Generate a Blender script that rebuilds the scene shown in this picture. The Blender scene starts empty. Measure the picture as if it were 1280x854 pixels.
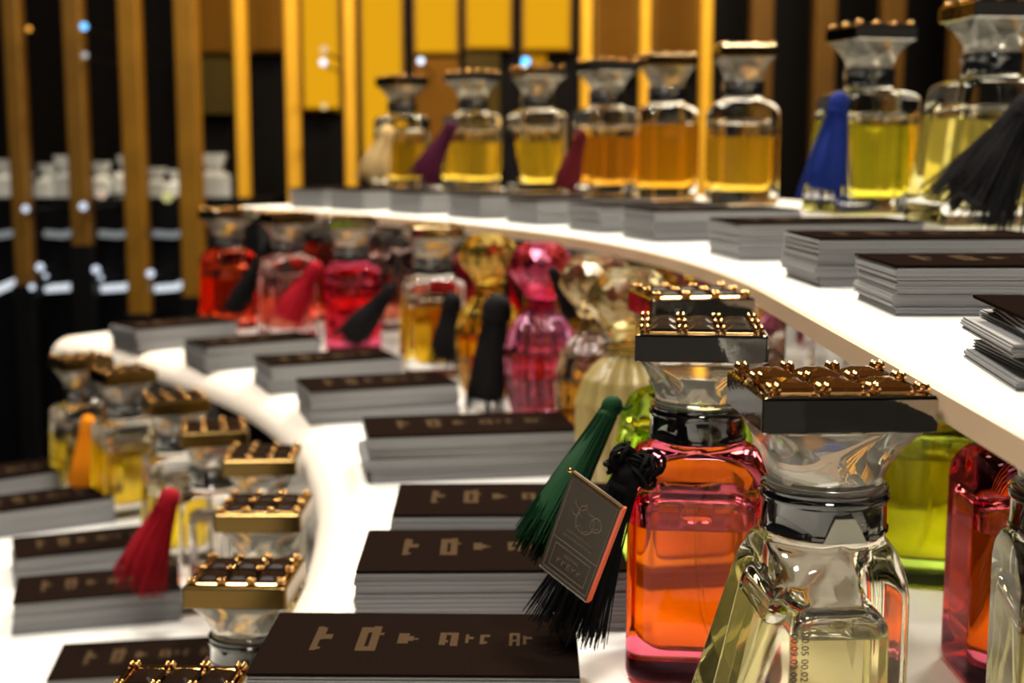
import bpy, bmesh, math, random
from mathutils import Vector, Matrix
random.seed(7)
SC = bpy.context.scene
COL = SC.collection
PI = math.pi

# ------------------------------------------------------------------ camera, world, lights, exposure
F_PX = 1700.0
PITCH = math.atan(237 / F_PX)
EYE = 1.25
cam_d = bpy.data.cameras.new('camera'); cam = bpy.data.objects.new('camera', cam_d); COL.objects.link(cam)
cam.location = (0, 0, EYE); cam.rotation_euler = (PI / 2 - PITCH, 0, 0)
cam_d.sensor_width = 36; cam_d.lens = F_PX / 1280 * 36
cam_d.clip_start = 0.02; cam_d.clip_end = 50
cam_d.dof.use_dof = True; cam_d.dof.focus_distance = 0.43; cam_d.dof.aperture_fstop = 13.0
SC.camera = cam

world = bpy.data.worlds.new('world'); SC.world = world; world.use_nodes = True
wb = world.node_tree.nodes['Background']
wb.inputs[0].default_value = (1.0, 0.86, 0.68, 1); wb.inputs[1].default_value = 0.035

def area(name, loc, size, power, color=(1, .93, .82), target=None, size_y=None):
    d = bpy.data.lights.new(name, 'AREA'); d.energy = power; d.color = color
    d.shape = 'RECTANGLE' if size_y else 'DISK'; d.size = size
    if size_y: d.size_y = size_y
    o = bpy.data.objects.new(name, d); COL.objects.link(o); o.location = loc
    if target is not None:
        o.rotation_euler = (Vector(target) - Vector(loc)).to_track_quat('-Z', 'Y').to_euler()
    return o
area('overhead_light', (-0.42, 0.42, 2.55), .30, 16, target=(-.15, .7, 1.0))
area('overhead_light', (0.45, 0.75, 2.55), .26, 10, target=(.2, .9, 1.1))
area('overhead_light', (-0.40, 1.40, 2.55), .30, 18, target=(-.25, 1.2, 1.0))
area('overhead_light', (0.15, -0.25, 2.50), .26, 7, target=(.05, .5, 1.05))
area('overhead_light', (0.0, 2.05, 2.62), .5, 16, color=(1, .74, .36), target=(.0, 2.7, 1.2))

area('overhead_light', (0.42, 2.05, 2.50), .22, 42, color=(1, .88, .66), target=(.08, 1.30, 1.25))  # added backlight behind the top shelf for bottle rims and lit liquid

SC.view_settings.view_transform = 'Standard'
SC.view_settings.look = 'None'
SC.view_settings.gamma = 1.0
SC.view_settings.use_curve_mapping = False
SC.view_settings.exposure = 0.25
SC.cycles.max_bounces = 20; SC.cycles.transmission_bounces = 18; SC.cycles.glossy_bounces = 8
SC.cycles.diffuse_bounces = 4; SC.cycles.transparent_max_bounces = 16
SC.cycles.sample_clamp_indirect = 4.0; SC.cycles.blur_glossy = 0.6

# ------------------------------------------------------------------ materials
MATS = {}
def setin(b, key, v):
    if key in b.inputs: b.inputs[key].default_value = v
def mat(name, col, rough=.5, metal=0.0, noise=0.0, nscale=200, bump=0.0, coat=0.0, trans=0.0, ior=1.45, spec=.5, sheen=0.0):
    if name in MATS: return MATS[name]
    m = bpy.data.materials.new(name); m.use_nodes = True
    nt = m.node_tree; b = nt.nodes['Principled BSDF']
    setin(b, 'Base Color', (*col, 1)); setin(b, 'Roughness', rough); setin(b, 'Metallic', metal)
    setin(b, 'Coat Weight', coat); setin(b, 'Transmission Weight', trans); setin(b, 'IOR', ior)
    setin(b, 'Specular IOR Level', spec); setin(b, 'Sheen Weight', sheen)
    if noise or bump:
        tc = nt.nodes.new('ShaderNodeTexCoord'); n = nt.nodes.new('ShaderNodeTexNoise')
        n.inputs['Scale'].default_value = nscale; n.inputs['Detail'].default_value = 4
        nt.links.new(tc.outputs['Object'], n.inputs['Vector'])
        if noise:
            mx = nt.nodes.new('ShaderNodeMix'); mx.data_type = 'RGBA'
            mx.inputs[6].default_value = (*[c * (1 - noise) for c in col], 1)
            mx.inputs[7].default_value = (*[min(1, c * (1 + noise)) for c in col], 1)
            nt.links.new(n.outputs['Fac'], mx.inputs[0]); nt.links.new(mx.outputs[2], b.inputs['Base Color'])
        if bump:
            bp = nt.nodes.new('ShaderNodeBump'); bp.inputs['Strength'].default_value = bump
            bp.inputs['Distance'].default_value = .001
            nt.links.new(n.outputs['Fac'], bp.inputs['Height']); nt.links.new(bp.outputs['Normal'], b.inputs['Normal'])
    MATS[name] = m; return m
def glass(name, col, ior=1.45, rough=0.0, milk=0.0):
    if name in MATS: return MATS[name]
    m = bpy.data.materials.new(name); m.use_nodes = True; nt = m.node_tree
    nt.nodes.remove(nt.nodes['Principled BSDF'])
    g = nt.nodes.new('ShaderNodeBsdfGlass'); g.inputs['Color'].default_value = (*col, 1)
    g.inputs['IOR'].default_value = ior; g.inputs['Roughness'].default_value = rough
    out = g.outputs[0]
    if milk:
        t = nt.nodes.new('ShaderNodeBsdfTranslucent'); t.inputs['Color'].default_value = (*[c ** 2 for c in col], 1)
        mx = nt.nodes.new('ShaderNodeMixShader'); mx.inputs[0].default_value = milk
        nt.links.new(out, mx.inputs[1]); nt.links.new(t.outputs[0], mx.inputs[2]); out = mx.outputs[0]
    nt.links.new(out, nt.nodes['Material Output'].inputs['Surface'])
    MATS[name] = m; return m
def emit(name, col, strength, noise=0.0, nscale=3):
    if name in MATS: return MATS[name]
    m = bpy.data.materials.new(name); m.use_nodes = True; nt = m.node_tree
    nt.nodes.remove(nt.nodes['Principled BSDF'])
    e = nt.nodes.new('ShaderNodeEmission'); e.inputs[0].default_value = (*col, 1); e.inputs[1].default_value = strength
    nt.links.new(e.outputs[0], nt.nodes['Material Output'].inputs['Surface'])
    MATS[name] = m; return m

M_WHITE = mat('white_lacquer', (.86, .84, .80), .28, noise=.015, nscale=40)
M_EDGEBOUNCE = mat('bounce_tinted_edge', (.72, .64, .56), .4, noise=.02, nscale=50)  # white edge tinted cream to paint the warm bounce light
M_LIPSHADE = mat('warm_lip_shade', (.52, .37, .24), .35, noise=.03, nscale=60)  # lip colour darkened and warmed to paint the light reflected there
M_MIRROR = mat('smoked_mirror', (.62, .60, .56), .015, 1.0)
M_DARKBASE = mat('black_laminate', (.003, .003, .0035), .45, spec=.12)
M_CARDTOP = mat('dark_brown_card', (.0085, .0050, .0037), .65, noise=.35, nscale=900, bump=.1, spec=.0)
M_CARDEDGE = mat('grey_card_edge', (.205, .205, .210), .7, noise=.25, nscale=700)
M_GOLDPRINT = mat('gold_foil_print', (.050, .031, .017), .6, .0, spec=.0, noise=.4, nscale=1500)
M_CHROME = mat('dark_chrome', (.50, .49, .47), .05, 1.0, nscale=90, bump=.12)
M_REFLCHROME = mat('gold_reflection_chrome', (.115, .072, .022), .18, 1.0)  # brown gold tint paints amber surroundings reflected in the cap frames
M_COLLAR = mat('black_gloss_collar', (.006, .006, .007), .05, coat=1.0)
M_GEM = mat('black_amber_stone', (.010, .005, .003), .2, ior=1.3, spec=.02)
M_GEM2 = mat('amber_stone', (.075, .026, .005), .04, trans=.5, ior=1.5, spec=.5)
M_PRONG = mat('gold_prong', (.75, .43, .15), .16, 1.0)
M_CLEAR = glass('clear_glass', (.985, .985, .97))
M_ACRYLIC = glass('clear_acrylic', (.985, .985, .965), 1.47, .04, .10)
M_AIR = glass('inner_wall_air', (1, 1, 1), 1 / 1.45)
M_TUBE = glass('dip_tube_plastic', (.97, .97, .97), 1.06)
M_GOLD = mat('brushed_gold', (.90, .46, .03), .4, .5, noise=.12, nscale=30)
M_DULLGOLD = mat('dull_gold', (.27, .125, .010), .45, .6, noise=.25, nscale=25)  # darker, duller tone of gold

M_DIMGOLD = mat('gold_falloff', (.19, .09, .012), .45, .6, noise=.3, nscale=20)  # darker copy of the gold, paints light fading on the leftmost columns
M_DARKGOLD = mat('dark_bronze', (.14, .062, .008), .45, .6, noise=.25, nscale=25)

# ------------------------------------------------------------------ mesh helpers
def link(name, me, parent=None, loc=None):
    o = bpy.data.objects.new(name, me); COL.objects.link(o)
    if parent is not None: o.parent = parent
    if loc is not None: o.location = loc
    return o
def tag(o, label, cat, group=None, kind=None):
    if label: o['label'] = label
    if cat: o['category'] = cat
    if group: o['group'] = group
    if kind: o['kind'] = kind
    return o
def thing(name, label, cat, loc=(0, 0, 0), rz=0.0, group=None):
    o = bpy.data.objects.new(name, None); COL.objects.link(o); o.empty_display_size = .02
    o.location = loc; o.rotation_euler = (0, 0, rz)
    return tag(o, label, cat, group)
def finish(bm, name, m, smooth=True, angle=40):
    bmesh.ops.recalc_face_normals(bm, faces=bm.faces)
    me = bpy.data.meshes.new(name); bm.to_mesh(me); bm.free()
    if m is not None: me.materials.append(m)
    if smooth:
        me.shade_smooth(); me.set_sharp_from_angle(angle=math.radians(angle))
    return me
def rr(hx, hy, r, n=6, ox=0, oy=0, eps=.0006):
    r = min(r, hx, hy); pts = []
    for q, (sx, sy) in enumerate(((1, 1), (-1, 1), (-1, -1), (1, -1))):
        cx, cy = sx * (hx - r), sy * (hy - r); a0 = q * PI / 2
        d0 = Vector((math.sin(a0), -math.cos(a0))) ; 
        arc = [(cx + r * math.cos(a0 + k * PI / 2 / n), cy + r * math.sin(a0 + k * PI / 2 / n)) for k in range(n + 1)]
        e = min(eps, (hy - r) * .5 if q % 2 == 0 else (hx - r) * .5)
        e2 = min(eps, (hx - r) * .5 if q % 2 == 0 else (hy - r) * .5)
        a1 = a0 + PI / 2
        pts.append((arc[0][0] + math.sin(a0) * e, arc[0][1] - math.cos(a0) * e))
        pts += arc
        pts.append((arc[-1][0] - math.sin(a1) * e2, arc[-1][1] + math.cos(a1) * e2))
    return [(x + ox, y + oy) for x, y in pts]
def loft(bm, rings, cap=True):
    prev = None; first = None
    for pts, z in rings:
        cur = [bm.verts.new((x, y, z)) for x, y in pts]
        if prev:
            k = len(cur)
            for i in range(k):
                bm.faces.new((prev[i], prev[(i + 1) % k], cur[(i + 1) % k], cur[i]))
        else: first = cur
        prev = cur
    if cap:
        bm.faces.new(list(reversed(first))); bm.faces.new(prev)
    return bm
def lathe(bm, prof, n=32, mod=None, loc=(0, 0, 0)):
    rings = []
    for r, z in prof:
        ring = []
        for k in range(n):
            a = 2 * PI * k / n; q = r * (mod(a, z) if mod else 1)
            ring.append((loc[0] + q * math.cos(a), loc[1] + q * math.sin(a)))
        rings.append((ring, z + loc[2]))
    return loft(bm, rings)
def box(bm, x0, x1, y0, y1, z0, z1, M=None):
    vs = [Vector((x, y, z)) for z in (z0, z1) for y in (y0, y1) for x in (x0, x1)]
    if M is not None: vs = [M @ v for v in vs]
    v = [bm.verts.new(p) for p in vs]
    for f in ((0, 2, 3, 1), (4, 5, 7, 6), (0, 1, 5, 4), (2, 6, 7, 3), (0, 4, 6, 2), (1, 3, 7, 5)):
        bm.faces.new([v[i] for i in f])
def tube(bm, pts, rad, n=6, cap=True):
    pts = [Vector(p) for p in pts]; prev = None
    for i, p in enumerate(pts):
        t = (pts[min(i + 1, len(pts) - 1)] - pts[max(i - 1, 0)]).normalized()
        u = t.cross(Vector((0.31, .52, .8))).normalized(); w = t.cross(u)
        r = rad[i] if isinstance(rad, (list, tuple)) else rad
        cur = [bm.verts.new(p + r * (math.cos(2 * PI * k / n) * u + math.sin(2 * PI * k / n) * w)) for k in range(n)]
        if prev:
            for k in range(n): bm.faces.new((prev[k], prev[(k + 1) % n], cur[(k + 1) % n], cur[k]))
        elif cap: bm.faces.new(list(reversed(cur)))
        prev = cur
    if cap: bm.faces.new(prev)
def ball(bm, c, r, seg=10, rings=6, sz=1.0):
    g = bmesh.ops.create_uvsphere(bm, u_segments=seg, v_segments=rings, radius=r)
    for v in g['verts']: v.co = Vector((v.co.x, v.co.y, v.co.z * sz)) + Vector(c)
def W(x, y, Y):
    """a point of the photograph, put at the real distance Y in front of the lens"""
    a = (x - 640) / F_PX; b = -(y - 427) / F_PX
    d = Vector((a, math.cos(PITCH) + b * math.sin(PITCH), -math.sin(PITCH) + b * math.cos(PITCH)))
    return Vector((0, 0, EYE)) + d * (Y / d.y)

# ------------------------------------------------------------------ the display: straight run, then an arc
CX, CY = -1.19, 0.62
def P(R, s):
    """s < 0: metres along the straight run towards the lens; s >= 0: degrees along the arc"""
    if s < 0: return CX + R, CY + s
    t = math.radians(s); return CX + R * math.cos(t), CY + R * math.sin(t)
def stations(s0, s1, n=60):
    out = []
    if s0 < 0:
        k = 14; out += [s0 + (0 - s0) * i / k for i in range(k)]
    a = max(0, s0)
    out += [a + (s1 - a) * i / n for i in range(n + 1)]
    return out
def sweep(profile, s0, s1, name, m, angle=35, parent=None):
    """profile: closed list of (R, z)"""
    bm = bmesh.new(); prev = None; first = None
    for s in stations(s0, s1):
        cur = [bm.verts.new((*P(R, s), z)) for R, z in profile]; k = len(cur)
        if prev:
            for i in range(k): bm.faces.new((prev[i], prev[(i + 1) % k], cur[(i + 1) % k], cur[i]))
        else: first = cur
        prev = cur
    bm.faces.new(first); bm.faces.new(list(reversed(prev)))
    return link(name, finish(bm, name, m, angle=angle), parent)
def board(R0, R1, ztop, th, bull, n=6):
    """board section with a rounded front lip"""
    pts = []
    for k in range(n + 1):
        a = PI / 2 + PI * k / n
        pts.append((R0 + bull + bull * math.cos(a), ztop - th / 2 + th / 2 * math.sin(a)))
    return pts + [(R1, ztop - th), (R1, ztop)]
Z_LOW, Z_MID, Z_TOP, Z_LEDGE = .918, 1.05, 1.187, 1.205

low = thing('curved_shelf', 'lowest white curved shelf at the left, carrying the yellow bottles and dark card stacks', 'shelf', (*P(1.0, 10), 0))
def under(root, o):
    o.parent = root; o.matrix_parent_inverse = Matrix.Translation(-Vector(root.location)); return o
under(low, sweep(board(.72, 1.16, Z_LOW, .02, .01), -.75, 46.5, 'board', M_WHITE))
under(low, sweep([(.76, .0), (.76, Z_LOW - .02), (1.13, Z_LOW - .02), (1.13, 0)], -.7, 46, 'plinth', M_DARKBASE))
mid = thing('curved_shelf', 'middle white curved shelf with a thick rounded edge sweeping away to the left', 'shelf', (*P(1.2, 10), 0))
under(mid, sweep([(1.112, Z_MID), (1.112, Z_MID - .021), (1.36, Z_MID - .021), (1.36, Z_MID)], -.75, 50.5, 'board', M_WHITE))
under(mid, sweep([(1.112, Z_MID)] + [(1.112 - .026 * math.sin(a * PI / 24), Z_MID - .018 + .018 * math.cos(a * PI / 24)) for a in range(1, 13)] + [(1.0866, Z_MID - .0200), (1.089, Z_MID - .0215), (1.112, Z_MID - .0215)], -.75, 50.5, 'rounded_edge', M_EDGEBOUNCE))
under(mid, sweep([(1.135, Z_LOW), (1.135, Z_MID - .021), (1.345, Z_MID - .021), (1.345, Z_LOW)], -.72, 50.0, 'mirror_riser', M_MIRROR, 20))
top = thing('curved_shelf', 'top white curved shelf with warm bounce light painted on its edge, carrying the amber bottles', 'shelf', (*P(1.5, 10), 0))
under(top, sweep(board(1.310, 1.62, Z_TOP, .0115, .004), -.75, 48.3, 'board', M_WHITE))
under(top, sweep([(1.464, Z_TOP), (1.464, Z_LEDGE), (1.60, Z_LEDGE), (1.60, Z_TOP)], -.72, 48.0, 'raised_ledge', M_WHITE))
under(top, sweep([(1.3096, Z_TOP - .0100), (1.3096, Z_TOP - .0018), (1.3072, Z_TOP - .0022), (1.3072, Z_TOP - .0096)], -.745, 48.2, 'lip_shade_strip', M_LIPSHADE))
# mirror under the top shelf: a flat pane along the straight run, then a bent one along the arc
bm = bmesh.new()
line = [(.118, .24), (.1407, .625)] + [P(1.332, s) for s in [3 * k for k in range(1, 17)]]
for a, b in zip(line, line[1:]):
    box_pts = []
    for (x, y) in (a, b):
        n = Vector((.014, 0)) if y < .63 else (Vector((x, y)) - Vector((CX, CY))).normalized() * .014
        box_pts.append(((x, y), (x + n.x, y + n.y)))
    (p0, q0), (p1, q1) = box_pts
    for z in (0,):
        v = [bm.verts.new((*p, zz)) for zz in (Z_MID + .0003, Z_TOP - .0117) for p in (p0, p1, q1, q0)]
        for f in ((0, 1, 5, 4), (1, 2, 6, 5), (2, 3, 7, 6), (3, 0, 4, 7), (4, 5, 6, 7), (3, 2, 1, 0)):
            bm.faces.new([v[i] for i in f])
bmesh.ops.remove_doubles(bm, verts=bm.verts, dist=1e-5)
under(top, link('mirror_riser', finish(bm, 'mirror_riser', M_MIRROR, angle=20)))

# ------------------------------------------------------------------ card stacks
CW, CD = .114, .062
def glyph_mesh():
    bm = bmesh.new()
    def bar(x0, x1, y0, y1): box(bm, x0, x1, y0, y1, 0, .00012)
    U = lambda u: (u - 330) / 384 * CW
    V = lambda v: (285 - v) / 255 * CD
    def b(x0, x1, v0, v1): bar(U(x0), U(x1), V(v1), V(v0))
    b(390, 398, 95, 195); b(398, 402, 100, 150); b(402, 412, 128, 148); b(390, 402, 180, 190)
    b(445, 455, 97, 195); b(460, 470, 92, 196); b(445, 470, 178, 196); b(455, 460, 97, 120); b(470, 475, 120, 130)
    b(494, 507, 122, 165); b(507, 513, 134, 154); b(513, 519, 142, 149)
    b(545, 553, 118, 170); b(559, 568, 118, 174); b(545, 568, 118, 128); b(552, 556, 150, 160)
    b(577, 581, 125, 162); b(581, 587, 135, 145)
    b(595, 600, 126, 166); b(600, 607, 126, 136); b(600, 604, 154, 164)
    b(631, 635, 118, 172); b(640, 644, 118, 172); b(631, 644, 118, 128); b(631, 644, 146, 154); b(648, 652, 130, 165); b(652, 659, 134, 144)
    return finish(bm, 'lettering', M_GOLDPRINT, False)
GLYPH = glyph_mesh()
def slab(w, d, h, name, m, j=0.0, sheets=1, seed=0):
    rnd = random.Random(seed); bm = bmesh.new(); t = h / sheets
    for k in range(sheets):
        dx, dy = rnd.uniform(-j, j), rnd.uniform(-j, j)
        box(bm, dx, w + dx, dy, d + dy, k * t, (k + 1) * t - t * .12)
    return finish(bm, name, m, False)
TOPCARD = slab(CW, CD, .0011, 'top_card', M_CARDTOP)
BUNDLES = [slab(CW, CD, 1.0, 'card_bundle', M_CARDEDGE, .0006, 5, 11 + k) for k in range(4)]
def card_stack(x, y, z, rz, h, label, group=None, bundles=3, jitter=.0012, seed=0, big=0.0, cat='card stack'):
    rnd = random.Random(seed)
    root = thing('card_stack', label, cat, (x, y, z), math.radians(rz), group)
    hb = h - .0012; cuts = sorted([0] + [(k + rnd.uniform(-.25, .25)) / bundles for k in range(1, bundles)] + [1])
    for k in range(bundles):
        o = link('card_bundle', BUNDLES[(k + seed) % 4], root,
                 (rnd.uniform(-jitter, jitter), rnd.uniform(-jitter, jitter), hb * cuts[k] + .0001))
        o.scale = (1, 1, hb * (cuts[k + 1] - cuts[k]) - .0003)
        o.rotation_euler.z = rnd.uniform(-big, big)
    t = link('top_card', TOPCARD, root, (0, 0, hb + .0001)); t.rotation_euler.z = rnd.uniform(-big, big) * .5
    g = link('lettering', GLYPH, t, (0, 0, .00098)); g['label'] = 'dull gold print on the top card'
    return root
# middle shelf, nearest first
MID_STACKS = [
    (-.091, .445, -1, .0235, 'nearest dark brown card stack at the bottom centre, gold print on its lid', 3),
    (-.065, .547, 1, .0275, 'second dark card stack from the front on the middle shelf, with a thick grey edge', 3),
    (-.058, .641, 1, .0260, 'third dark card stack on the middle shelf, just under the green tassel tip', 2),
    (-.087, .806, 9, .0265, 'wide fourth card stack on the middle shelf, in front of the pink ribbed bottle', 4),
    (-.149, .987, 18, .0255, 'fifth card stack on the middle shelf, in front of the yellow faceted bottle', 3),
    (-.200, 1.115, 24, .0245, 'grey edged card stack on the middle shelf in front of the golden perfume bottle', 2),
    (-.279, 1.230, 32, .0235, 'card stack on the middle shelf below the hot pink bottle', 3),
    (-.375, 1.352, 40, .0240, 'farthest card stack on the middle shelf, by the red orange bottle', 2)]
for k, (x, y, r, h, lab, nb) in enumerate(MID_STACKS):
    card_stack(x, y, Z_MID, r, h, lab, 'card stacks on the middle shelf', nb, .0008 if k < 3 else .002, k + 2, .006 if k < 3 else .02).scale = (1.14, 1, 1.12) if k == 3 else (1, 1, 1)
TOP_STACKS = [
    (1.326, -.264, -7, .0195, 'fanned pile of loose cards at the right edge of the top shelf', 6),
    (1.338, -.097, 0, .0200, 'second nearest card stack on the top shelf, standing on the bare white corner', 4),
    (1.333, .6, 3, .0235, 'third card stack on the top shelf, left of the two nearest ones', 4),
    (1.333, 7.4, 8, .0225, 'card stack on the top shelf in front of the bottle with a blue tassel', 2),
    (1.333, 14.6, 16, .0225, 'card stack on the top shelf in front of the amber bottle with the gold cap', 3),
    (1.333, 19.2, 21, .0225, 'card stack on the top shelf in front of the dark amber bottle', 2),
    (1.333, 24.6, 26, .0225, 'card stack on the top shelf left of the red tassel', 2),
    (1.333, 29.5, 31, .0225, 'card stack on the top shelf in front of the thin black tassel', 3),
    (1.333, 34.5, 36, .0225, 'card stack on the top shelf in front of the purple tassel', 2),
    (1.333, 39.4, 41, .0225, 'card stack on the top shelf in front of the beige tassel', 2),
    (1.333, 42.9, 44, .0225, 'farthest card stack on the top shelf at its left end', 2)]
for k, (R, s, r, h, lab, nb) in enumerate(TOP_STACKS):
    card_stack(*P(R, s), Z_TOP, r, h, lab, 'card stacks on the top shelf', nb, .004 if k == 0 else .0015, k + 30, .07 if k == 0 else .015)
LOW_STACKS = [
    (-.282, .787, 9, .0155, 'low card stack at the bottom left corner of the lowest shelf', 2),
    (-.345, .904, 16, .0235, 'card stack on the lowest shelf right under the red tassel', 3),
    (-.381, 1.009, 22, .0235, 'card stack on the lowest shelf just behind the one under the red tassel', 2),
    (-.457, 1.137, 31, .0235, 'card stack on the lowest shelf in front of the orange tassel', 2),
    (-.524, 1.235, 38, .0235, 'farthest card stack on the lowest shelf at the left picture edge', 2)]
for k, (x, y, r, h, lab, nb) in enumerate(LOW_STACKS):
    card_stack(x, y, Z_LOW, r, h, lab, 'card stacks on the lowest shelf', nb, .0012, k + 50, .012)

# ------------------------------------------------------------------ square crystal-capped bottles
CACHE = {}
def cached(key, fn):
    if key not in CACHE: CACHE[key] = fn()
    return CACHE[key]
def body_rings(hx, hy, r, flare, sh=.012, H=.092):
    R = []
    def ring(z, ax, ay, rad):
        f = flare * max(0, 1 - z / (H * .9)) ; return (rr(ax + f / 2, ay, rad, 6, -f / 2), z)
    R.append(ring(0, hx - .0035, hy - .0035, r)); R.append(ring(.0006, hx - .0018, hy - .0018, r))
    R.append(ring(.002, hx - .0005, hy - .0005, r)); R.append(ring(.0042, hx, hy, r)); R.append(ring(.006, hx, hy, r))
    zs = H - sh - .0025
    R.append(ring(zs - .002, hx, hy, r)); R.append(ring(zs, hx - .0002, hy - .0002, r))
    for t in (.2, .4, .6, .8, .92):
        a = t * PI / 2
        ax = .0178 + (hx - .0178) * math.cos(a); ay = .0178 + (hy - .0178) * math.cos(a) if hy > .0178 else hy
        R.append((rr(ax, ay, r + (.0178 - r) * t, 6), zs + sh * math.sin(a)))
    R.append((rr(.0172, .0172, .0172, 6), H - .0012)); R.append((rr(.0168, .0168, .0168, 6), H))
    return R
def cav_at(z, hx, hy, zb, zt, wall, rc):
    """inner hollow at height z"""
    ax, ay = hx - wall, hy - wall; k = 1.0
    rb = .009
    def inset(d): return rb - math.sqrt(max(0, rb * rb - (rb - d) ** 2)) if d < rb else 0
    i = inset(z - zb); rt = .007
    d = zt - z
    if d < rt: i = max(i, rt - math.sqrt(max(0, rt * rt - (rt - d) ** 2)))
    return rr(max(.002, ax - i), max(.002, ay - i), max(.001, rc - i * .3), 6)
def cav_mesh(name, m, hx, hy, z0, z1, zb, zt, wall, rc):
    zs = set([z0, z1]);
    for k in range(8): zs.add(zb + .009 * (1 - math.cos(k / 7 * PI / 2)))
    for k in range(7): zs.add(zt - .007 * (1 - math.cos(k / 6 * PI / 2)))
    zs = sorted(z for z in zs if z0 <= z <= z1)
    bm = bmesh.new(); loft(bm, [(cav_at(z, hx, hy, zb, zt, wall, rc), z) for z in zs])
    return finish(bm, name, m, angle=50)
def frame_mesh(m):
    h = .0242; bm = bmesh.new()
    loft(bm, [(rr(h - .0004, h - .0004, .0012, 3), 0), (rr(h, h, .0014, 3), .0004), (rr(h, h, .0014, 3), .0092),
              (rr(h - .0003, h - .0003, .0012, 3), .0098), (rr(h - .0009, h - .0009, .001, 3), .0101), (rr(h - .0022, h - .0022, .001, 3), .0101),
              (rr(h - .0030, h - .0030, .001, 3), .0088)])
    return finish(bm, 'cap_frame', m, angle=25)
def funnel_mesh():
    bm = bmesh.new(); R = []
    for t in (0, .04, .12, .25, .4, .55, .7, .85, .97, 1):
        e = t ** 1.7
        h = .0158 + (.0222 - .0158) * (t * .55 + e * .45); rad = h * (1 - e) + .0022 * e
        if t in (.25,): h += .0
        R.append((rr(h, h, rad, 6), t * .0190))
    R.insert(0, (rr(.0165, .0165, .0165, 6), -.0001)); R.insert(1, (rr(.0172, .0172, .0172, 6), .0008)); R[2] = (rr(.0166, .0166, .0166, 6), .0014)
    R = sorted(R, key=lambda q: q[1])
    loft(bm, R); return finish(bm, 'cap_funnel', M_ACRYLIC, angle=30)
def core_mesh():
    bm = bmesh.new()
    lathe(bm, [(.006, .001), (.0095, .002), (.0100, .008), (.0085, .0105), (.004, .0118)], 24)
    return finish(bm, 'cap_core', glass('funnel_hollow', (.97, .97, .96), 1 / 1.47))
def collar_mesh():
    bm = bmesh.new()
    lathe(bm, [(.0172, 0), (.0180, .0003), (.0186, .0010), (.0186, .0018), (.0181, .0023), (.0181, .0092), (.0185, .0097), (.0188, .0103),
               (.0188, .0112), (.0182, .0117), (.0180, .0121), (.0184, .0126), (.0184, .0133), (.0178, .0137), (.015, .0137)], 40)
    return finish(bm, 'collar', M_COLLAR, angle=40)
def gem_mesh(m):
    bm = bmesh.new(); a, b = .0064, .0085
    loft(bm, [(rr(a - .0008, b - .0008, .0012, 2), 0), (rr(a, b, .0018, 2), .0012), (rr(a - .0012, b - .0012, .0015, 2), .0026),
              (rr(a - .0034, b - .0038, .001, 2), .0037), (rr(.0008, .0010, .0005, 2), .0041)])
    return finish(bm, 'gem', m, False)
def prong_mesh():
    bm = bmesh.new()
    for px in (-.0206, -.0069, .0069, .0206):
        for py in (-.0192, 0, .0192):
            for dx, dy in ((.0011, .0011), (-.0011, .0011), (.0011, -.0011), (-.0011, -.0011)):
                ball(bm, (px + dx, py + dy, .0026), .00105, 6, 4, 1.7)
    for q in ((-.0205, -.0192, .0205, -.0192), (-.0205, .0192, .0205, .0192), (-.0205, -.0192, -.0205, .0192), (.0205, -.0192, .0205, .0192)):
        tube(bm, [(q[0], q[1], .0012), (q[2], q[3], .0012)], .0005, 5)
    return finish(bm, 'gem_setting', M_PRONG)
def tube_mesh():
    bm = bmesh.new()
    pts = [(0, 0, .074), (.0003, 0, .055), (.001, .0, .040), (.0030, 0, .025), (.0065, 0, .0145)]
    tube(bm, pts, .0011, 8); return finish(bm, 'dip_tube', M_TUBE)
def pump_mesh():
    bm = bmesh.new()
    lathe(bm, [(.0042, .0600), (.0062, .0610), (.0068, .066), (.0068, .0705), (.0045, .0712)], 20)
    return finish(bm, 'spray_pump', glass('pump_plastic', (.95, .93, .9), 1.12, .08))
def square_bottle(loc, rz, label, gcol, lcol, level=.060, hx=.0255, hy=.0225, r=.005, flare=.0, frame='chrome', group=None, tint='', pump=True, wall=.0055, zb=.0115, sh=.012, gem=None):
    root = thing('perfume_bottle', label, 'perfume bottle', loc, math.radians(rz), group)
    gk = tuple(gcol); lk = tuple(lcol)
    gm = glass('bottle_glass_%d%d%d' % tuple(int(c * 99) for c in gk), gk)
    lm = glass('perfume_%d%d%d' % tuple(int(c * 99) for c in lk), lk, .96, 0, .17)
    def body():
        bm = bmesh.new(); loft(bm, body_rings(hx, hy, r, flare, sh)); return finish(bm, 'glass_body', gm, angle=60)
    link('glass_body', cached(('b', hx, hy, r, flare, gk, sh), body), root)
    zt = .0735
    link('liquid', cached(('l', hx, hy, lk, level, wall, zb), lambda: cav_mesh('liquid', lm, hx, hy, zb, level, zb, zt, wall, .006)), root)
    link('inner_wall', cached(('a', hx, hy, level, wall), lambda: cav_mesh('inner_wall', M_AIR, hx, hy, level + .0004, zt, zb, zt, wall, .006)), root)
    if pump:
        link('dip_tube', cached('tube', tube_mesh), root)
        link('spray_pump', cached('pump', pump_mesh), root)
    link('collar', cached('collar', collar_mesh), root, (0, 0, .0915))
    link('cap_funnel', cached('funnel', funnel_mesh), root, (0, 0, .1053))
    fr = link('cap_frame', cached(('frame', frame), lambda: frame_mesh(M_CHROME if frame == 'chrome' else M_REFLCHROME)), root, (0, 0, .1244))
    for gx in (-.0137, 0, .0137):
        for gy in (-.0095, .0095):
            link('gem', cached(('gem', gem), lambda: gem_mesh(gem or M_GEM)), fr, (gx, gy, .0089))
    s = link('gem_setting', cached('prong', prong_mesh), fr, (0, 0, .0089)); s['label'] = 'gold prongs holding the stones'
    return root

CL = (.985, .985, .965)
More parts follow.
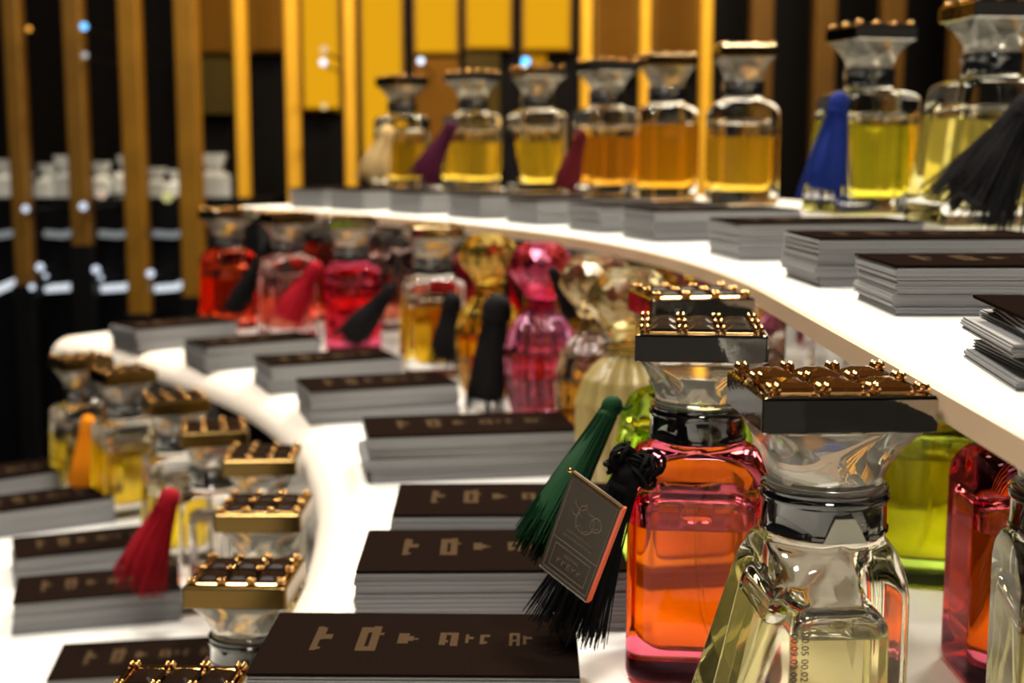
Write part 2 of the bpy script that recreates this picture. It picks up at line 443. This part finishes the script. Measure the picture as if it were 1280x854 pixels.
# top shelf, right to left
TB = 'amber bottles on the top shelf'
def top_bottle(s, dr, lab, gcol, lcol, level, hx=.0275, hy=.025, flare=.006, fr='chrome', r=.004, sh=.006, R=1.503):
    return square_bottle((*P(R, s), Z_LEDGE), s + dr, lab, gcol, lcol, level, hx, hy, r, flare, fr, TB, sh=sh)
top_bottle(8.9, 0, 'clear bottle at the right end of the top shelf behind the big black tassel', CL, (.98, .93, .55), .064, .029, .027, .014)
top_bottle(15.1, 0, 'pale green yellow bottle on the top shelf behind the blue tassel', CL, (.97, .93, .30), .064, .0285, .027, .011)
top_bottle(22.4, -22, 'amber topped square bottle on the top shelf, right of the rounded amber one', CL, (1, .82, .28), .058, .0295, .022, 0, 'gold', .007, .013)
top_bottle(27.2, -20, 'rounded deep amber bottle on the top shelf, left of the amber topped one', CL, (1, .74, .2), .070, .0285, .024, 0, 'gold', .013, .011)
top_bottle(31.2, 0, 'dark amber bottle on the top shelf with a red tassel at its left', CL, (.92, .66, .22), .060, .0265, .024, .005)
top_bottle(35.9, -16, 'pale amber bottle on the top shelf between the black tassel and the red one', CL, (1, .87, .32), .056, .0265, .023, .003)
top_bottle(40.4, 0, 'pale amber bottle on the top shelf between the purple and the black tassel', CL, (1, .87, .32), .056, .0265, .024, .003)
top_bottle(45.4, -10, 'leftmost amber bottle on the top shelf with a beige tassel', CL, (1, .84, .28), .056, .0275, .024, .004, 'gold')
# middle shelf
MB = 'bottles on the middle shelf'
square_bottle((.0905, .385, Z_MID), 3, 'clear faceted bottle with a chrome gem cap standing nearest at the right', (.985, .98, .93), (.99, .96, .72), .066, .0185, .0265, .0045, .026, group=MB, pump=False, sh=.010, gem=M_GEM2, wall=.0045)
square_bottle((.0710, .510, Z_MID), -6, 'hot pink glass bottle with orange perfume beside the hanging tag', (1, .42, .55), (1, .92, .07), .0600, .0262, .0225, .008, 0, group=MB)
square_bottle((.0830, .632, Z_MID), 8, 'green glass bottle with yellow perfume behind the hot pink one', (.80, .98, .36), (1, .84, .22), .060, .0272, .0225, .008, .016, group=MB)
def mid_bottle(s, dr, lab, gcol, lcol, level, hx=.026, hy=.0225, flare=.004, fr='chrome', r=.006):
    return square_bottle((*P(1.27, s), Z_MID), s + dr, lab, gcol, lcol, level, hx, hy, r, flare, fr, MB, sh=.008)
mid_bottle(28.2, -14, 'clear bottle of golden perfume on the middle shelf, left of the yellow faceted one', CL, (1, .78, .16), .062)
mid_bottle(35.9, -22, 'hot pink bottle on the middle shelf with a black tassel across its corner', (1, .36, .52), (1, .55, .55), .056, .027, .023, .0, r=.011)
mid_bottle(41.7, -10, 'clear rose bottle on the middle shelf behind the red tassel', (.99, .86, .86), (1, .62, .50), .045, fr='gold')  # gold here is chrome painted with the amber reflection
mid_bottle(47.0, -10, 'red orange bottle at the far left end of the middle shelf', (1, .44, .36), (1, .62, .24), .058)
# lowest shelf, nearest first
LB = 'gem capped bottles on the lowest shelf'
for x, y, rz, lab, gc, lc, lev in [
    (-.1255, .482, -2, 'bottle whose black gem cap just shows at the bottom edge of the picture', CL, (1, .80, .22), .055),
    (-.1262, .624, -2, 'yellow bottle under a gem cap painted with brown gold reflection, beside the front card stack', (.99, .97, .85), (1, .80, .20), .060),
    (-.140, .750, 0, 'second gem capped bottle from the front under the edge of the middle shelf', CL, (1, .82, .28), .060),
    (-.165, .882, 4, 'third gem capped bottle from the front under the edge of the middle shelf', CL, (1, .84, .30), .058),
    (-.217, .970, 14, 'clear bottle with a little pale pink perfume beside the red tassel', (.985, .96, .95), (1, .62, .52), .027),
    (-.274, 1.089, 24, 'yellow bottle on the lowest shelf behind the red tassel head', CL, (1, .86, .16), .056),
    (-.356, 1.229, 34, 'golden bottle on the lowest shelf right of the orange tassel', CL, (1, .84, .14), .062),
    (-.420, 1.309, 40, 'farthest yellow bottle on the lowest shelf at the left end', CL, (1, .90, .34), .052)]:
    square_bottle((x, y, Z_LOW), rz, lab, gc, lc, lev, .0255, .0225, .004, .004, 'gold', LB, sh=.007)

# details only the nearest bottle shows: a solid shape for the tab reflection on its collar and the printed lot digits
near = [o for o in COL.objects if o.get('label', '').startswith('clear faceted')][0]
bm = bmesh.new()
loft(bm, [([( -.0062, -.0003), (.0062, -.0003), (.0052, .0010), (-.0052, .0010)], 0), ([(-.0042, -.0003), (.0042, -.0003), (.004, .0010), (-.004, .0010)], .0042),
          ([(-.0028, -.0003), (.0028, -.0003), (.0028, .0008), (-.0028, .0008)], .0068)])
c = link('tab_reflection', finish(bm, 'tab_reflection', mat('tab_reflection_clear', (.80, .78, .62), .2, trans=.5), angle=20), near, (.001, -.0186, .0922))
c['label'] = 'glass tab reflection shaped as a clear block on the black collar'
def text_mesh(s, size, m, ext=.00005):
    cu = bpy.data.curves.new('t', 'FONT'); cu.body = s; cu.size = size; cu.extrude = ext; cu.resolution_u = 2
    o = bpy.data.objects.new('t', cu); COL.objects.link(o)
    dg = bpy.context.evaluated_depsgraph_get(); me = bpy.data.meshes.new_from_object(o.evaluated_get(dg))
    bpy.data.objects.remove(o); me.materials.clear(); me.materials.append(m); return me
M_LOT = mat('brown_lot_print', (.05, .03, .02), .6)
for k, s in enumerate(('00.05 00.02', '00.09 02.00')):
    o = link('lot_digits', text_mesh(s, .0030, M_LOT, .00012), near, (-.0125 - k * .0030, -.02656, .0695))
    o.rotation_euler = (PI / 2, PI / 2, 0)
    o['label'] = 'small brown printed digits reading downward'

# ------------------------------------------------------------------ round ribbed bottles with crystal domes
def ribbed(s, R, label, bcol, lcol, dcol, nrib=16, kind='glass', scale=1.0, rz=0):
    x, y = P(R, s)
    root = thing('perfume_bottle', label, 'perfume bottle', (x, y, Z_MID), math.radians(s + rz), 'round ribbed bottles on the middle shelf')
    prof = [(.0150, 0), (.0185, .0012), (.0215, .006), (.0240, .015), (.0256, .025), (.0264, .034), (.0268, .036), (.0262, .038), (.0266, .046), (.0262, .054), (.0266, .056), (.0254, .058),
            (.0240, .064), (.0228, .068), (.0224, .070), (.0212, .071), (.0180, .0765), (.0135, .0805), (.0105, .083), (.0098, .085)]
    prof = [(r * scale, z) for r, z in prof]
    amp = .15 if kind == 'satin' else .09
    mod = lambda a, z: 1 + amp * (abs(math.cos(nrib * a / 2)) - .6)
    bm = bmesh.new(); lathe(bm, prof, nrib * 8, mod)
    if kind == 'satin':
        m = mat('cream_satin_glass', bcol, .42, coat=.3, trans=.1)
    else: m = glass('ribbed_' + str(int(bcol[0] * 99)) + str(int(bcol[1] * 99)) + str(int(bcol[2] * 99)), bcol)
    link('glass_body', finish(bm, 'glass_body', m, angle=70), root)
    bm = bmesh.new(); lathe(bm, [(.010, .008), (.016, .010), (.0195, .020), (.0205, .040), (.0198, .052)], 32)
    link('liquid', finish(bm, 'liquid', glass('perfume_%d%d%d' % tuple(int(c * 99) for c in lcol), lcol, .96)), root)
    bm = bmesh.new(); lathe(bm, [(.0196, .0526), (.0180, .062), (.012, .072), (.007, .078)], 32)
    link('inner_wall', finish(bm, 'inner_wall', M_AIR), root)
    bm = bmesh.new(); lathe(bm, [(.0100, .0845), (.0125, .0855), (.0128, .0875), (.0100, .0890), (.0100, .092), (.0140, .0955), (.0150, .0985), (.012, .0995)], 32)
    link('collar', finish(bm, 'collar', glass('neck_' + str(int(dcol[0] * 99)) + str(int(dcol[1] * 99)), dcol, 1.45, .05)), root)
    bm = bmesh.new(); n = 12
    rows = [(.0150, .0996, 0), (.0185, .1030, .5), (.0245, .1110, 0), (.0254, .1145, .5), (.0238, .1215, 0), (.0190, .1290, .5), (.0125, .1335, 0)]
    prev = None; firstv = None
    for r, z, off in rows:
        cur = [bm.verts.new((r * math.cos(2 * PI * (k + off) / n), r * math.sin(2 * PI * (k + off) / n), z)) for k in range(n)]
        if prev:
            for k in range(n):
                if off: bm.faces.new((prev[k], prev[(k + 1) % n], cur[k])); bm.faces.new((prev[(k + 1) % n], cur[(k + 1) % n], cur[k]))
                else: bm.faces.new((prev[k - 1], prev[k], cur[k])); bm.faces.new((prev[k], cur[(k + 1) % n], cur[k]))
        else: firstv = cur
        prev = cur
    bm.faces.new(list(reversed(firstv))); bm.faces.new(prev)
    link('crystal_stopper', finish(bm, 'crystal_stopper', glass('crystal_' + str(int(dcol[0] * 99)) + str(int(dcol[1] * 99)), dcol, 1.5, .13), False), root)
    return root
ribbed(23.0, 1.272, 'faceted yellow bottle with a golden crystal stopper, left of the pink ribbed one', (.97, .90, .42), (1, .66, .06), (1, .85, .42), 14, rz=5)
ribbed(17.7, 1.272, 'pink purple ribbed bottle with a large rose crystal stopper', (.90, .62, .82), (1, .50, .52), (.90, .33, .52), 18)
ribbed(12.3, 1.275, 'grey clear ribbed bottle with a clear crystal stopper, right of the pink one', (.90, .90, .88), (1, .72, .24), (.88, .81, .62), 14)
ribbed(7.3, 1.268, 'cream fluted bottle with a clear crystal stopper, left of the black gem caps', (.36, .27, .095), (.95, .85, .6), (.88, .82, .62), 16, 'satin', 1.12)

# ------------------------------------------------------------------ tassels
def tassel(a, b, rb, col, label, cord_to=None, n=110, strand=.00042, head=None, curl=.12, seed=1, bow=False):
    """a: top of the knot, b: centre of the fringe end"""
    rnd = random.Random(seed); a, b = Vector(a), Vector(b); ax = (b - a); L = ax.length; ax.normalize()
    u = ax.cross(Vector((0, 1, .05))).normalized(); w = ax.cross(u)
    hr = head or rb * .36
    root = thing('tassel', label, 'tassel', b)
    m = mat('thread_%d_%d_%d' % tuple(int(c * 999) for c in col), col, .8, noise=.35, nscale=2500, spec=.12)
    def put(name, me):
        o = link(name, me, root); o.matrix_parent_inverse = Matrix.Translation(-b); return o
    bm = bmesh.new()
    core = [a + ax * L * t for t in (.10, .25, .5, .75, .93)]
    tube(bm, core, [hr * .75, hr * .8 + (rb - hr) * .12, hr + (rb - hr) * .36, hr + (rb - hr) * .58, rb * .55], 10)
    for k in range(n):
        th = rnd.uniform(0, 2 * PI); q = math.sqrt(rnd.uniform(.15, 1))
        d = math.cos(th) * u + math.sin(th) * w; end = rnd.uniform(.93, 1.05)
        jit = u * rnd.uniform(-1, 1) + w * rnd.uniform(-1, 1)
        pts = []
        for t in (.08, .22, .45, .7, 1.0):
            tt = t * end; rad = hr * .82 + (rb - hr * .82) * tt ** 1.15
            pts.append(a + ax * L * tt + d * rad * q + jit * rb * curl * tt * tt + Vector((0, 0, -L * .04 * tt * tt)))
        tube(bm, pts, [strand, strand, strand, strand, strand * .7], 3, False)
    f = put('fringe', finish(bm, 'fringe', m)); f['kind'] = 'stuff'
    bm = bmesh.new()
    ball(bm, (0, 0, 0), hr * 1.05, 14, 8, 1.15)
    M = ax.to_track_quat('Z', 'Y').to_matrix().to_4x4()
    bmesh.ops.transform(bm, matrix=Matrix.Translation(a + ax * hr * .6) @ M, verts=bm.verts)
    if bow:                                   # loose loops of the cord tied above the binding
        for k in range(26):
            e1 = Vector((rnd.gauss(0, 1), rnd.gauss(0, 1), rnd.gauss(0, 1))).normalized(); e2 = e1.orthogonal().normalized(); e3 = e1.cross(e2)
            c0 = a + u * rnd.uniform(-1.3, 1.3) * hr + w * rnd.uniform(-.4, .4) * hr - ax * rnd.uniform(-.4, .9) * hr; rr_ = hr * rnd.uniform(.55, .95)
            tube(bm, [c0 + rr_ * (math.cos(t * PI / 6) * e2 + math.sin(t * PI / 6) * e3) for t in range(13)], .00085, 5)
    put('knot', finish(bm, 'knot', m))
    bm = bmesh.new(); p = a + ax * L * .13
    R = hr * .95
    tube(bm, [p - ax * hr * .35, p - ax * hr * .12, p + ax * hr * .12, p + ax * hr * .35], [R * .96, R * 1.08, R * 1.08, R * .96], 14)
    put('binding', finish(bm, 'binding', m))
    if cord_to is not None:
        c = Vector(cord_to); bm = bmesh.new()
        mid_ = (a + c) / 2 + Vector((0, 0, -.002))
        tube(bm, [a - ax * hr * .2, (a + mid_) / 2, mid_, (mid_ + c) / 2, c], .0007, 6)
        put('cord', finish(bm, 'cord', m))
    return root
def px_tassel(p, q, hw, Y, col, label, cord=None, Y2=None, **kw):
    a = W(*p, Y); b = W(*q, Y2 or Y)
    c = W(*cord[:2], cord[2]) if cord else None
    return tassel(a, b, hw * Y / F_PX, col, label, c, **kw)
BLACK = (.0045, .0038, .0042)
px_tassel((1292, 128), (1210, 262), 62, .775, BLACK, 'big black tassel hanging at the right end of the top shelf', n=260, seed=3, curl=.3)
px_tassel((1050, 122), (1027, 246), 36, .955, (.007, .018, .13), 'blue tassel on the pale green yellow bottle', seed=4)
px_tassel((727, 166), (704, 240), 21, 1.335, (.07, .005, .007), 'dark red tassel on the top shelf', seed=5, n=70)
px_tassel((637, 162), (638, 234), 15, 1.44, BLACK, 'thin black tassel on the top shelf between two pale bottles', seed=6, n=60)
px_tassel((566, 156), (524, 226), 22, 1.535, (.038, .003, .015), 'purple tassel on the top shelf', seed=7, n=70)
px_tassel((484, 162), (463, 226), 26, 1.63, (.44, .30, .13), 'beige tassel on the leftmost bottle of the top shelf', seed=8, n=70)
px_tassel((340, 302), (287, 394), 18, 1.49, BLACK, 'black tassel across the red orange bottle', seed=9, n=70)
px_tassel((396, 332), (356, 402), 27, 1.395, (.30, .005, .014), 'bright red tassel on the middle shelf', seed=10, n=80)
px_tassel((490, 360), (432, 428), 25, 1.305, BLACK, 'black tassel in front of the hot pink far bottle', seed=11, n=80)
px_tassel((566, 372), (555, 454), 24, 1.175, BLACK, 'black tassel on the golden bottle of the middle shelf', seed=12, n=80, head=.0085)
px_tassel((622, 378), (607, 508), 29, 1.035, BLACK, 'long black tassel left of the pink ribbed bottle', seed=13, head=.0115)
px_tassel((690, 338), (722, 392), 19, .955, BLACK, 'short black tassel between the rose stopper and the clear one', seed=14, n=70)
px_tassel((768, 503), (672, 672), 32, .545, (.004, .030, .009), 'dark green tassel hanging left of the green bottle', (790, 508, .60), Y2=.50, seed=15, n=240, strand=.0004, head=.0042)
px_tassel((788, 585), (708, 775), 48, .477, BLACK, 'black tassel with a thick knot on the hot pink bottle', (815, 575, .489), Y2=.474, seed=16, n=380, strand=.0003, head=.0055, bow=True, curl=.3)
px_tassel((110, 524), (104, 620), 26, 1.245, (.78, .23, .006), 'orange tassel at the far left of the lowest shelf', seed=17, n=90)
px_tassel((214, 618), (170, 724), 38, .905, (.24, .004, .010), 'deep red tassel hanging over the card stacks on the lowest shelf', seed=18, n=150)

# pink light cast through the ribbed bottle, shaped as small glass balls
caustic_spot = thing('caustic_spots', 'pink light spots below the pink ribbed bottle, shaped as small glass balls', 'caustic', W(700, 548, .86))
for k, (x, y, r) in enumerate([(684, 516, 7), (691, 526, 7), (697, 538, 9), (703, 550, 6), (706, 560, 5), (709, 571, 5)]):
    p = W(x, y, .90 - k * .012); bm = bmesh.new(); ball(bm, p, r * .45 * .9 / F_PX * 1.4, 8, 6)
    o = link('caustic_spot', finish(bm, 'caustic_spot', glass('pink_caustic', (1, .66, .80), 1.5), False), caustic_spot); o.matrix_parent_inverse = Matrix.Translation(-caustic_spot.location)

# ------------------------------------------------------------------ hang tag on the pink bottle
TL, TR, BL = W(714, 589, .4500), W(776, 634, .4385), W(675, 706, .4660)
ex = (TR - TL); wT = ex.length; ex.normalize()
ey = (TL - BL); ey -= ex * ey.dot(ex); hT = ey.length; ey.normalize(); ez = ex.cross(ey)
Mt = Matrix((( ex.x, ey.x, ez.x, BL.x), (ex.y, ey.y, ez.y, BL.y), (ex.z, ey.z, ez.z, BL.z), (0, 0, 0, 1)))
tagr = bpy.data.objects.new('hang_tag', None); COL.objects.link(tagr); tagr.matrix_world = Mt; tagr.empty_display_size = .01
tag(tagr, 'dark bronze square hang tag with an engraved emblem, on the hot pink bottle', 'tag')
M_TAG = mat('bronze_tag', (.050, .038, .027), .45, .3, noise=.25, nscale=600)
M_ENG = mat('engraved_line', (.16, .12, .085), .5, .3)
M_EDGEREFL = mat('reflected_orange_edge', (.75, .12, .04), .3)  # coral colour paints the orange bottle reflected in the tag edge
M_TRIM2 = mat('silver_edge', (.55, .52, .48), .25, .8)
SH = (TL - BL).dot(ex)
def q(u, v): return (u * wT, v * hT)
bm = bmesh.new(); box(bm, 0, wT, 0, hT, -.0016, 0); link('plate', finish(bm, 'plate', M_TAG, False), tagr)
bm = bmesh.new(); tube(bm, [(-.0008, hT, 0), (wT + .0003, hT, 0)], .0006, 8); ball(bm, (-.0008, hT, 0), .0010, 8, 6)
link('top_bar', finish(bm, 'top_bar', M_PRONG), tagr)['label'] = 'gold bar along the top'
bm = bmesh.new(); box(bm, wT, wT + .0009, .0, hT, -.0018, .0004); link('side_edge', finish(bm, 'side_edge', M_EDGEREFL, False), tagr)['label'] = 'side edge painted with the orange reflection of the bottle'
bm = bmesh.new(); box(bm, 0, wT, -.0006, 0, -.0018, .0004); link('bottom_edge', finish(bm, 'bottom_edge', M_TRIM2, False), tagr)['label'] = 'silver bottom edge'
bm = bmesh.new()
def ln(pts, r=.00018): tube(bm, [(*q(*p), .00005) for p in pts], r, 4)
for x0, x1, y0, y1 in ((.05, .95, .03, .965), (.14, .86, .08, .31)):
    ln([(x0, y0), (x1, y0)]); ln([(x1, y0), (x1, y1)]); ln([(x1, y1), (x0, y1)]); ln([(x0, y1), (x0, y0)])
ln([(.05, .36), (.95, .36)])
link('border_line', finish(bm, 'border_line', M_ENG), tagr)
bm = bmesh.new()
def arc(cx, cy, r, a0, a1, r2=.00028, ry=None): 
    ln([(cx + r * math.cos(math.radians(a0 + (a1 - a0) * k / 14)), cy + (ry or r * .66) * math.sin(math.radians(a0 + (a1 - a0) * k / 14))) for k in range(15)], r2)
arc(.50, .66, .17, 150, 400); arc(.70, .70, .10, 0, 360); arc(.70, .70, .055, 20, 340, .0002); arc(.34, .82, .12, 200, 330); arc(.56, .84, .13, 190, 300)
arc(.42, .74, .08, 90, 280, .0002); ln([(.36, .56), (.44, .61), (.52, .56), (.60, .60)]); arc(.28, .70, .06, 180, 400, .0002)
link('emblem', finish(bm, 'emblem', M_ENG), tagr)['label'] = 'curling engraved emblem'
bm = bmesh.new()
rnd = random.Random(4)
for (x0, x1, y, h) in ((.26, .76, .49, .022), (.22, .80, .435, .018), (.36, .64, .245, .022), (.26, .78, .165, .05)):
    x = x0
    while x < x1:
        wgl = h * (1.1 if h > .03 else .9); k = rnd.choice((0, 1, 2, 3))
        ln([(x, y - h / 2), (x, y + h / 2)], .0001 + h * .002)
        if k in (0, 2): ln([(x, y + h / 2), (x + wgl, y + h / 2)], .0001 + h * .002)
        if k in (1, 2): ln([(x, y - h / 2), (x + wgl, y - h / 2)], .0001 + h * .002)
        if k == 3: ln([(x, y), (x + wgl, y + h / 2)], .0001 + h * .002)
        else: ln([(x, y), (x + wgl * .8, y)], .0001 + h * .002)
        x += wgl * 1.9
link('lettering', finish(bm, 'lettering', M_ENG), tagr)

# ------------------------------------------------------------------ room behind
def flat(name, x0, x1, y0, y1, z0, z1, m, parent=None):
    bm = bmesh.new(); box(bm, x0, x1, y0, y1, z0, z1); return link(name, finish(bm, name, m, False), parent)
M_FLOOR = mat('dark_polished_floor', (.010, .009, .009), .3, noise=.3, nscale=6)
M_WALL = mat('black_lacquer_wall', (.004, .003, .0025), .5, noise=.3, nscale=5, spec=.12)
flat('floor', -3.5, 3.5, -2.5, 3.2, -.05, 0, M_FLOOR)['kind'] = 'structure'
flat('ceiling', -3.5, 3.5, -2.5, 3.2, 2.8, 2.85, mat('dark_ceiling', (.02, .017, .014), .7, noise=.2, nscale=8))['kind'] = 'structure'
flat('wall_back', -3.5, 3.5, 3.0, 3.05, 0, 2.8, M_WALL)['kind'] = 'structure'

YB, YC = 2.96, 2.62
def X_at(px, Y): return (px - 640) / F_PX * Y / math.cos(PITCH) * 1.0
def Z_at(py, Y): return W(640, py, Y).z
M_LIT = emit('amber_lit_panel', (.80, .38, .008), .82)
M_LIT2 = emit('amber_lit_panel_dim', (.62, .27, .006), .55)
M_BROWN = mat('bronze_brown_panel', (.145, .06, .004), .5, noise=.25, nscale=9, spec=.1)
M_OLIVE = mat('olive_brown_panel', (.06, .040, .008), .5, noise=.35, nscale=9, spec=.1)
# lit wall panels: (px0, px1, py of the lower end, material, label)
PAN = [(255, 302, 68, M_BROWN, 'brown bronze panel high on the back wall, farthest left'), (322, 366, 66, M_BROWN, 'brown panel on the back wall left of the glowing ones'),
       (384, 432, 138, M_LIT, 'glowing amber panel farthest left on the back wall'), (456, 508, 196, M_LIT, 'tall glowing amber panel above the leftmost top shelf bottle'),
       (521, 575, 68, M_LIT, 'glowing amber panel with a white lamp under it'), (583, 640, 62, M_LIT, 'glowing amber panel left of the blue lamp'),
       (652, 712, 64, M_LIT, 'glowing amber panel above the blue lamp'), (740, 792, 90, M_BROWN, 'brown panel above the dark amber bottle'),
       (810, 866, 80, M_BROWN, 'brown panel above the rounded amber bottle')]
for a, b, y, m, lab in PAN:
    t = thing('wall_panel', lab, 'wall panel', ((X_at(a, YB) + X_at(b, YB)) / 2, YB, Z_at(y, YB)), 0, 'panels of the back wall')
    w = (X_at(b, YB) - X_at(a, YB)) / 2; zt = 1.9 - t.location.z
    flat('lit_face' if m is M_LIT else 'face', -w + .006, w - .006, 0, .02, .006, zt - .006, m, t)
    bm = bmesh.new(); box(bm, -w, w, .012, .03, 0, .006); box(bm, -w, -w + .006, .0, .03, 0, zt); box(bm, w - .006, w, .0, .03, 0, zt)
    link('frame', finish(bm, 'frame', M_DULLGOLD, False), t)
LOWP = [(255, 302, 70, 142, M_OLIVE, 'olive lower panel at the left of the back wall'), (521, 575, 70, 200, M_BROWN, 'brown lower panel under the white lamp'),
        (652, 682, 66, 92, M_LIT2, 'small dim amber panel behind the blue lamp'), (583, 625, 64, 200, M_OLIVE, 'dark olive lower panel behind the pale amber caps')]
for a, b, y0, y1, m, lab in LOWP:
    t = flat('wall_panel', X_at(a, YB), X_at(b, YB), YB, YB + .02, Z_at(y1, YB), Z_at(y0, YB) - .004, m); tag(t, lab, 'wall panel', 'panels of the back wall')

ORD = ['first', 'second', 'third', 'fourth', 'fifth', 'sixth', 'seventh', 'eighth', 'ninth', 'tenth', 'eleventh', 'twelfth', 'thirteenth', 'fourteenth', 'fifteenth']
COLS = [(37, 20, M_DIMGOLD), (110, 23, M_DIMGOLD), (178, 26, M_DULLGOLD), (246, 27, M_DULLGOLD), (311, 14, M_GOLD), (373, 16, M_GOLD), (443, 14, M_GOLD), (730, 14, M_GOLD), (801, 13, M_GOLD),
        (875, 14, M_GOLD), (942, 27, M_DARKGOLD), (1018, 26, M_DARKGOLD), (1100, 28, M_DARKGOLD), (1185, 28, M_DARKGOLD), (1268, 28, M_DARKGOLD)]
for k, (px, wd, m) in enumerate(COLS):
    yc, hb = (2.38, (1.02, 1.09, .97, 1.0)[k]) if k < 4 else (YC, .06)  # tall black bases added to the first four where their shafts fade out
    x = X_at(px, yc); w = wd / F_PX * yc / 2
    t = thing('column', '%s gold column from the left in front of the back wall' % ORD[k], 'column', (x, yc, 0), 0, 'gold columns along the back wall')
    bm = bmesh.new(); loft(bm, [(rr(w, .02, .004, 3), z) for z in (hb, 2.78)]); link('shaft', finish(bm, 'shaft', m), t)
    bm = bmesh.new(); loft(bm, [(rr(w + .004, .024, .004, 3), z) for z in (0, hb)]); link('base', finish(bm, 'base', M_DARKBASE if k < 4 else M_DULLGOLD), t)  # first four black bases are added where the shafts fade out

# far counter at the left: black shelves, pale flasks, glowing bars for mirrored shelf edges
YF = 2.45
M_EDGEGLOW = emit('white_edge_reflection', (.80, .86, .92), .80)  # glow paints white shelf edges mirrored between the columns
M_EDGEGLOW2 = emit('dim_edge_reflection', (.60, .62, .62), .28)
M_SILVER = mat('silver_flask', (.75, .75, .72), .4, .3, noise=.3, nscale=40)
M_GREYF = mat('grey_carton', (.34, .34, .33), .6, noise=.3, nscale=30)
fc = thing('far_counter', 'black far counter at the left with white shelf edge reflections shaped as glowing bars', 'counter', (X_at(110, YF), YF + .15, 0))
def fpart(name, x0, x1, y0, y1, z0, z1, m):
    o = flat(name, x0, x1, y0, y1, z0, z1, m); o.parent = fc; o.matrix_parent_inverse = Matrix.Translation(-fc.location); return o
xl, xr = X_at(-120, YF), X_at(330, YF)
fpart('cabinet', xl, xr, YF + .02, YF + .30, 0, Z_at(362, YF), M_DARKBASE)
fpart('lower_step', xl, xr, YF + .06, YF + .30, Z_at(362, YF), Z_at(296, YF), M_DARKBASE)
fpart('upper_step', xl, xr, YF + .10, YF + .30, Z_at(296, YF), Z_at(250, YF), M_DARKBASE)
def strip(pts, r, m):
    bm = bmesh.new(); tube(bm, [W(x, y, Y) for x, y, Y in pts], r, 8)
    o = link('edge_reflection', finish(bm, 'edge_reflection', m), fc); o.matrix_parent_inverse = Matrix.Translation(-fc.location)
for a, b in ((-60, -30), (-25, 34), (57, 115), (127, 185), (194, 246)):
    strip([(a, 361 if a > 0 else 372, YF), (a + (b - a) * .5, 359, YF), (a + (b - a) * .75, 353, YF), (b, 350 if b < 240 else 358, YF)], .0068, M_EDGEGLOW)
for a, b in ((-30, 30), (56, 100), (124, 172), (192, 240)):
    strip([(a, 292, YF + .05), ((a + b) / 2, 294, YF + .05), (b, 289, YF + .05)], .0068, M_EDGEGLOW2)
k = 0
FX = [(14, 30, 38), (42, 18, 26), (66, 22, 34), (88, 26, 42), (132, 22, 36), (150, 14, 26), (164, 22, 42), (200, 22, 30), (226, 24, 28), (272, 34, 44)]
for k, (px, wd, ht) in enumerate(FX):
    x = X_at(px, YF + .16); z0 = Z_at(250, YF + .10); s = YF / F_PX
    t = thing('flask', '%s pale silver flask from the left on the far counter' % ORD[k], 'flask', (x, YF + .18, z0), 0, 'pale flasks on the far counter')
    w, h = wd * s / 2 * 1.35, ht * s * 1.35
    bm = bmesh.new(); loft(bm, [(rr(w, .02, .006, 3), 0), (rr(w, .02, .006, 3), h * .5), (rr(w * .45, .01, .006, 3), h * .62), (rr(w * .45, .01, .006, 3), h * .7)])
    link('body', finish(bm, 'body', M_GREYF if k % 2 else M_SILVER), t)
    bm = bmesh.new(); loft(bm, [(rr(w * .5, .012, .004, 3), h * .7), (rr(w * .8, .016, .004, 3), h)])
    link('stopper', finish(bm, 'stopper', M_SILVER), t)

# ceiling spot reflections in dark panels, shaped as glowing balls on added stalks
def glint(px, py, Y, r_px, col, strength, label, cat='glint', back=True):
    p = W(px, py, Y); r = r_px * Y / F_PX
    t = thing('spot_reflection', label, cat, (p.x, p.y, p.z), 0, 'small reflections in the dark')
    bm = bmesh.new(); ball(bm, (0, 0, 0), r, 14, 10)
    link('glint_ball', finish(bm, 'glint_ball', emit('glint_%d_%d_%d' % tuple(int(c * 99) for c in col) + str(strength), col, strength)), t)
    bm = bmesh.new(); tube(bm, [(0, r * .6, 0), (0, r * 2.2, -.004), (0, (3.0 if back else 2.56) - p.y, -.004)], r * .35, 6)
    link('added_stalk', finish(bm, 'added_stalk', M_DARKBASE), t)
glint(657, 77, 2.56, 5, (.06, .45, 1.0), 3.2, 'bright blue round spot reflection on the back wall')
glint(526, 76, 2.56, 4, (.75, .84, 1.0), 2.0, 'white round spot reflection under a glowing panel')
glint(404, 78, 2.56, 4.5, (.75, .82, .95), 1.6, 'white round spot reflection left of the tall glowing panel')
glint(405, 62, 2.58, 5, (.95, .62, .30), .8, 'peach round spot reflection just above a white one')
glint(105, 33, 2.335, 4.5, (.16, .50, .95), 2.0, 'blue spot reflection on the second column')
glint(106, 69, 2.335, 4, (.62, .62, .60), .7, 'grey white spot reflection low on the second column')
glint(36, 36, 2.335, 3.5, (1, .42, .06), 1.0, 'small orange spot reflection at the top left')
glint(405, 133, 2.56, 4, (1, .72, .30), .8, 'warm spot reflection low between two columns')
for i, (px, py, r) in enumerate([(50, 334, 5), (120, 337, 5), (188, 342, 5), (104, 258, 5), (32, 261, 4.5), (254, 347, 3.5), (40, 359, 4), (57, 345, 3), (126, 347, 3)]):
    glint(px, py, 2.335, r, (.78, .86, 1.0), .9, '%s small cool white spot reflection along the far counter' % ORD[i], back=False)
glint(209, 246, 2.335, 7, (.80, .76, .30), .6, 'yellow spot reflection by the fourth column', back=False)
glint(127, 243, 2.335, 6, (.85, .62, .45), .6, 'peach spot reflection by the second column', back=False)
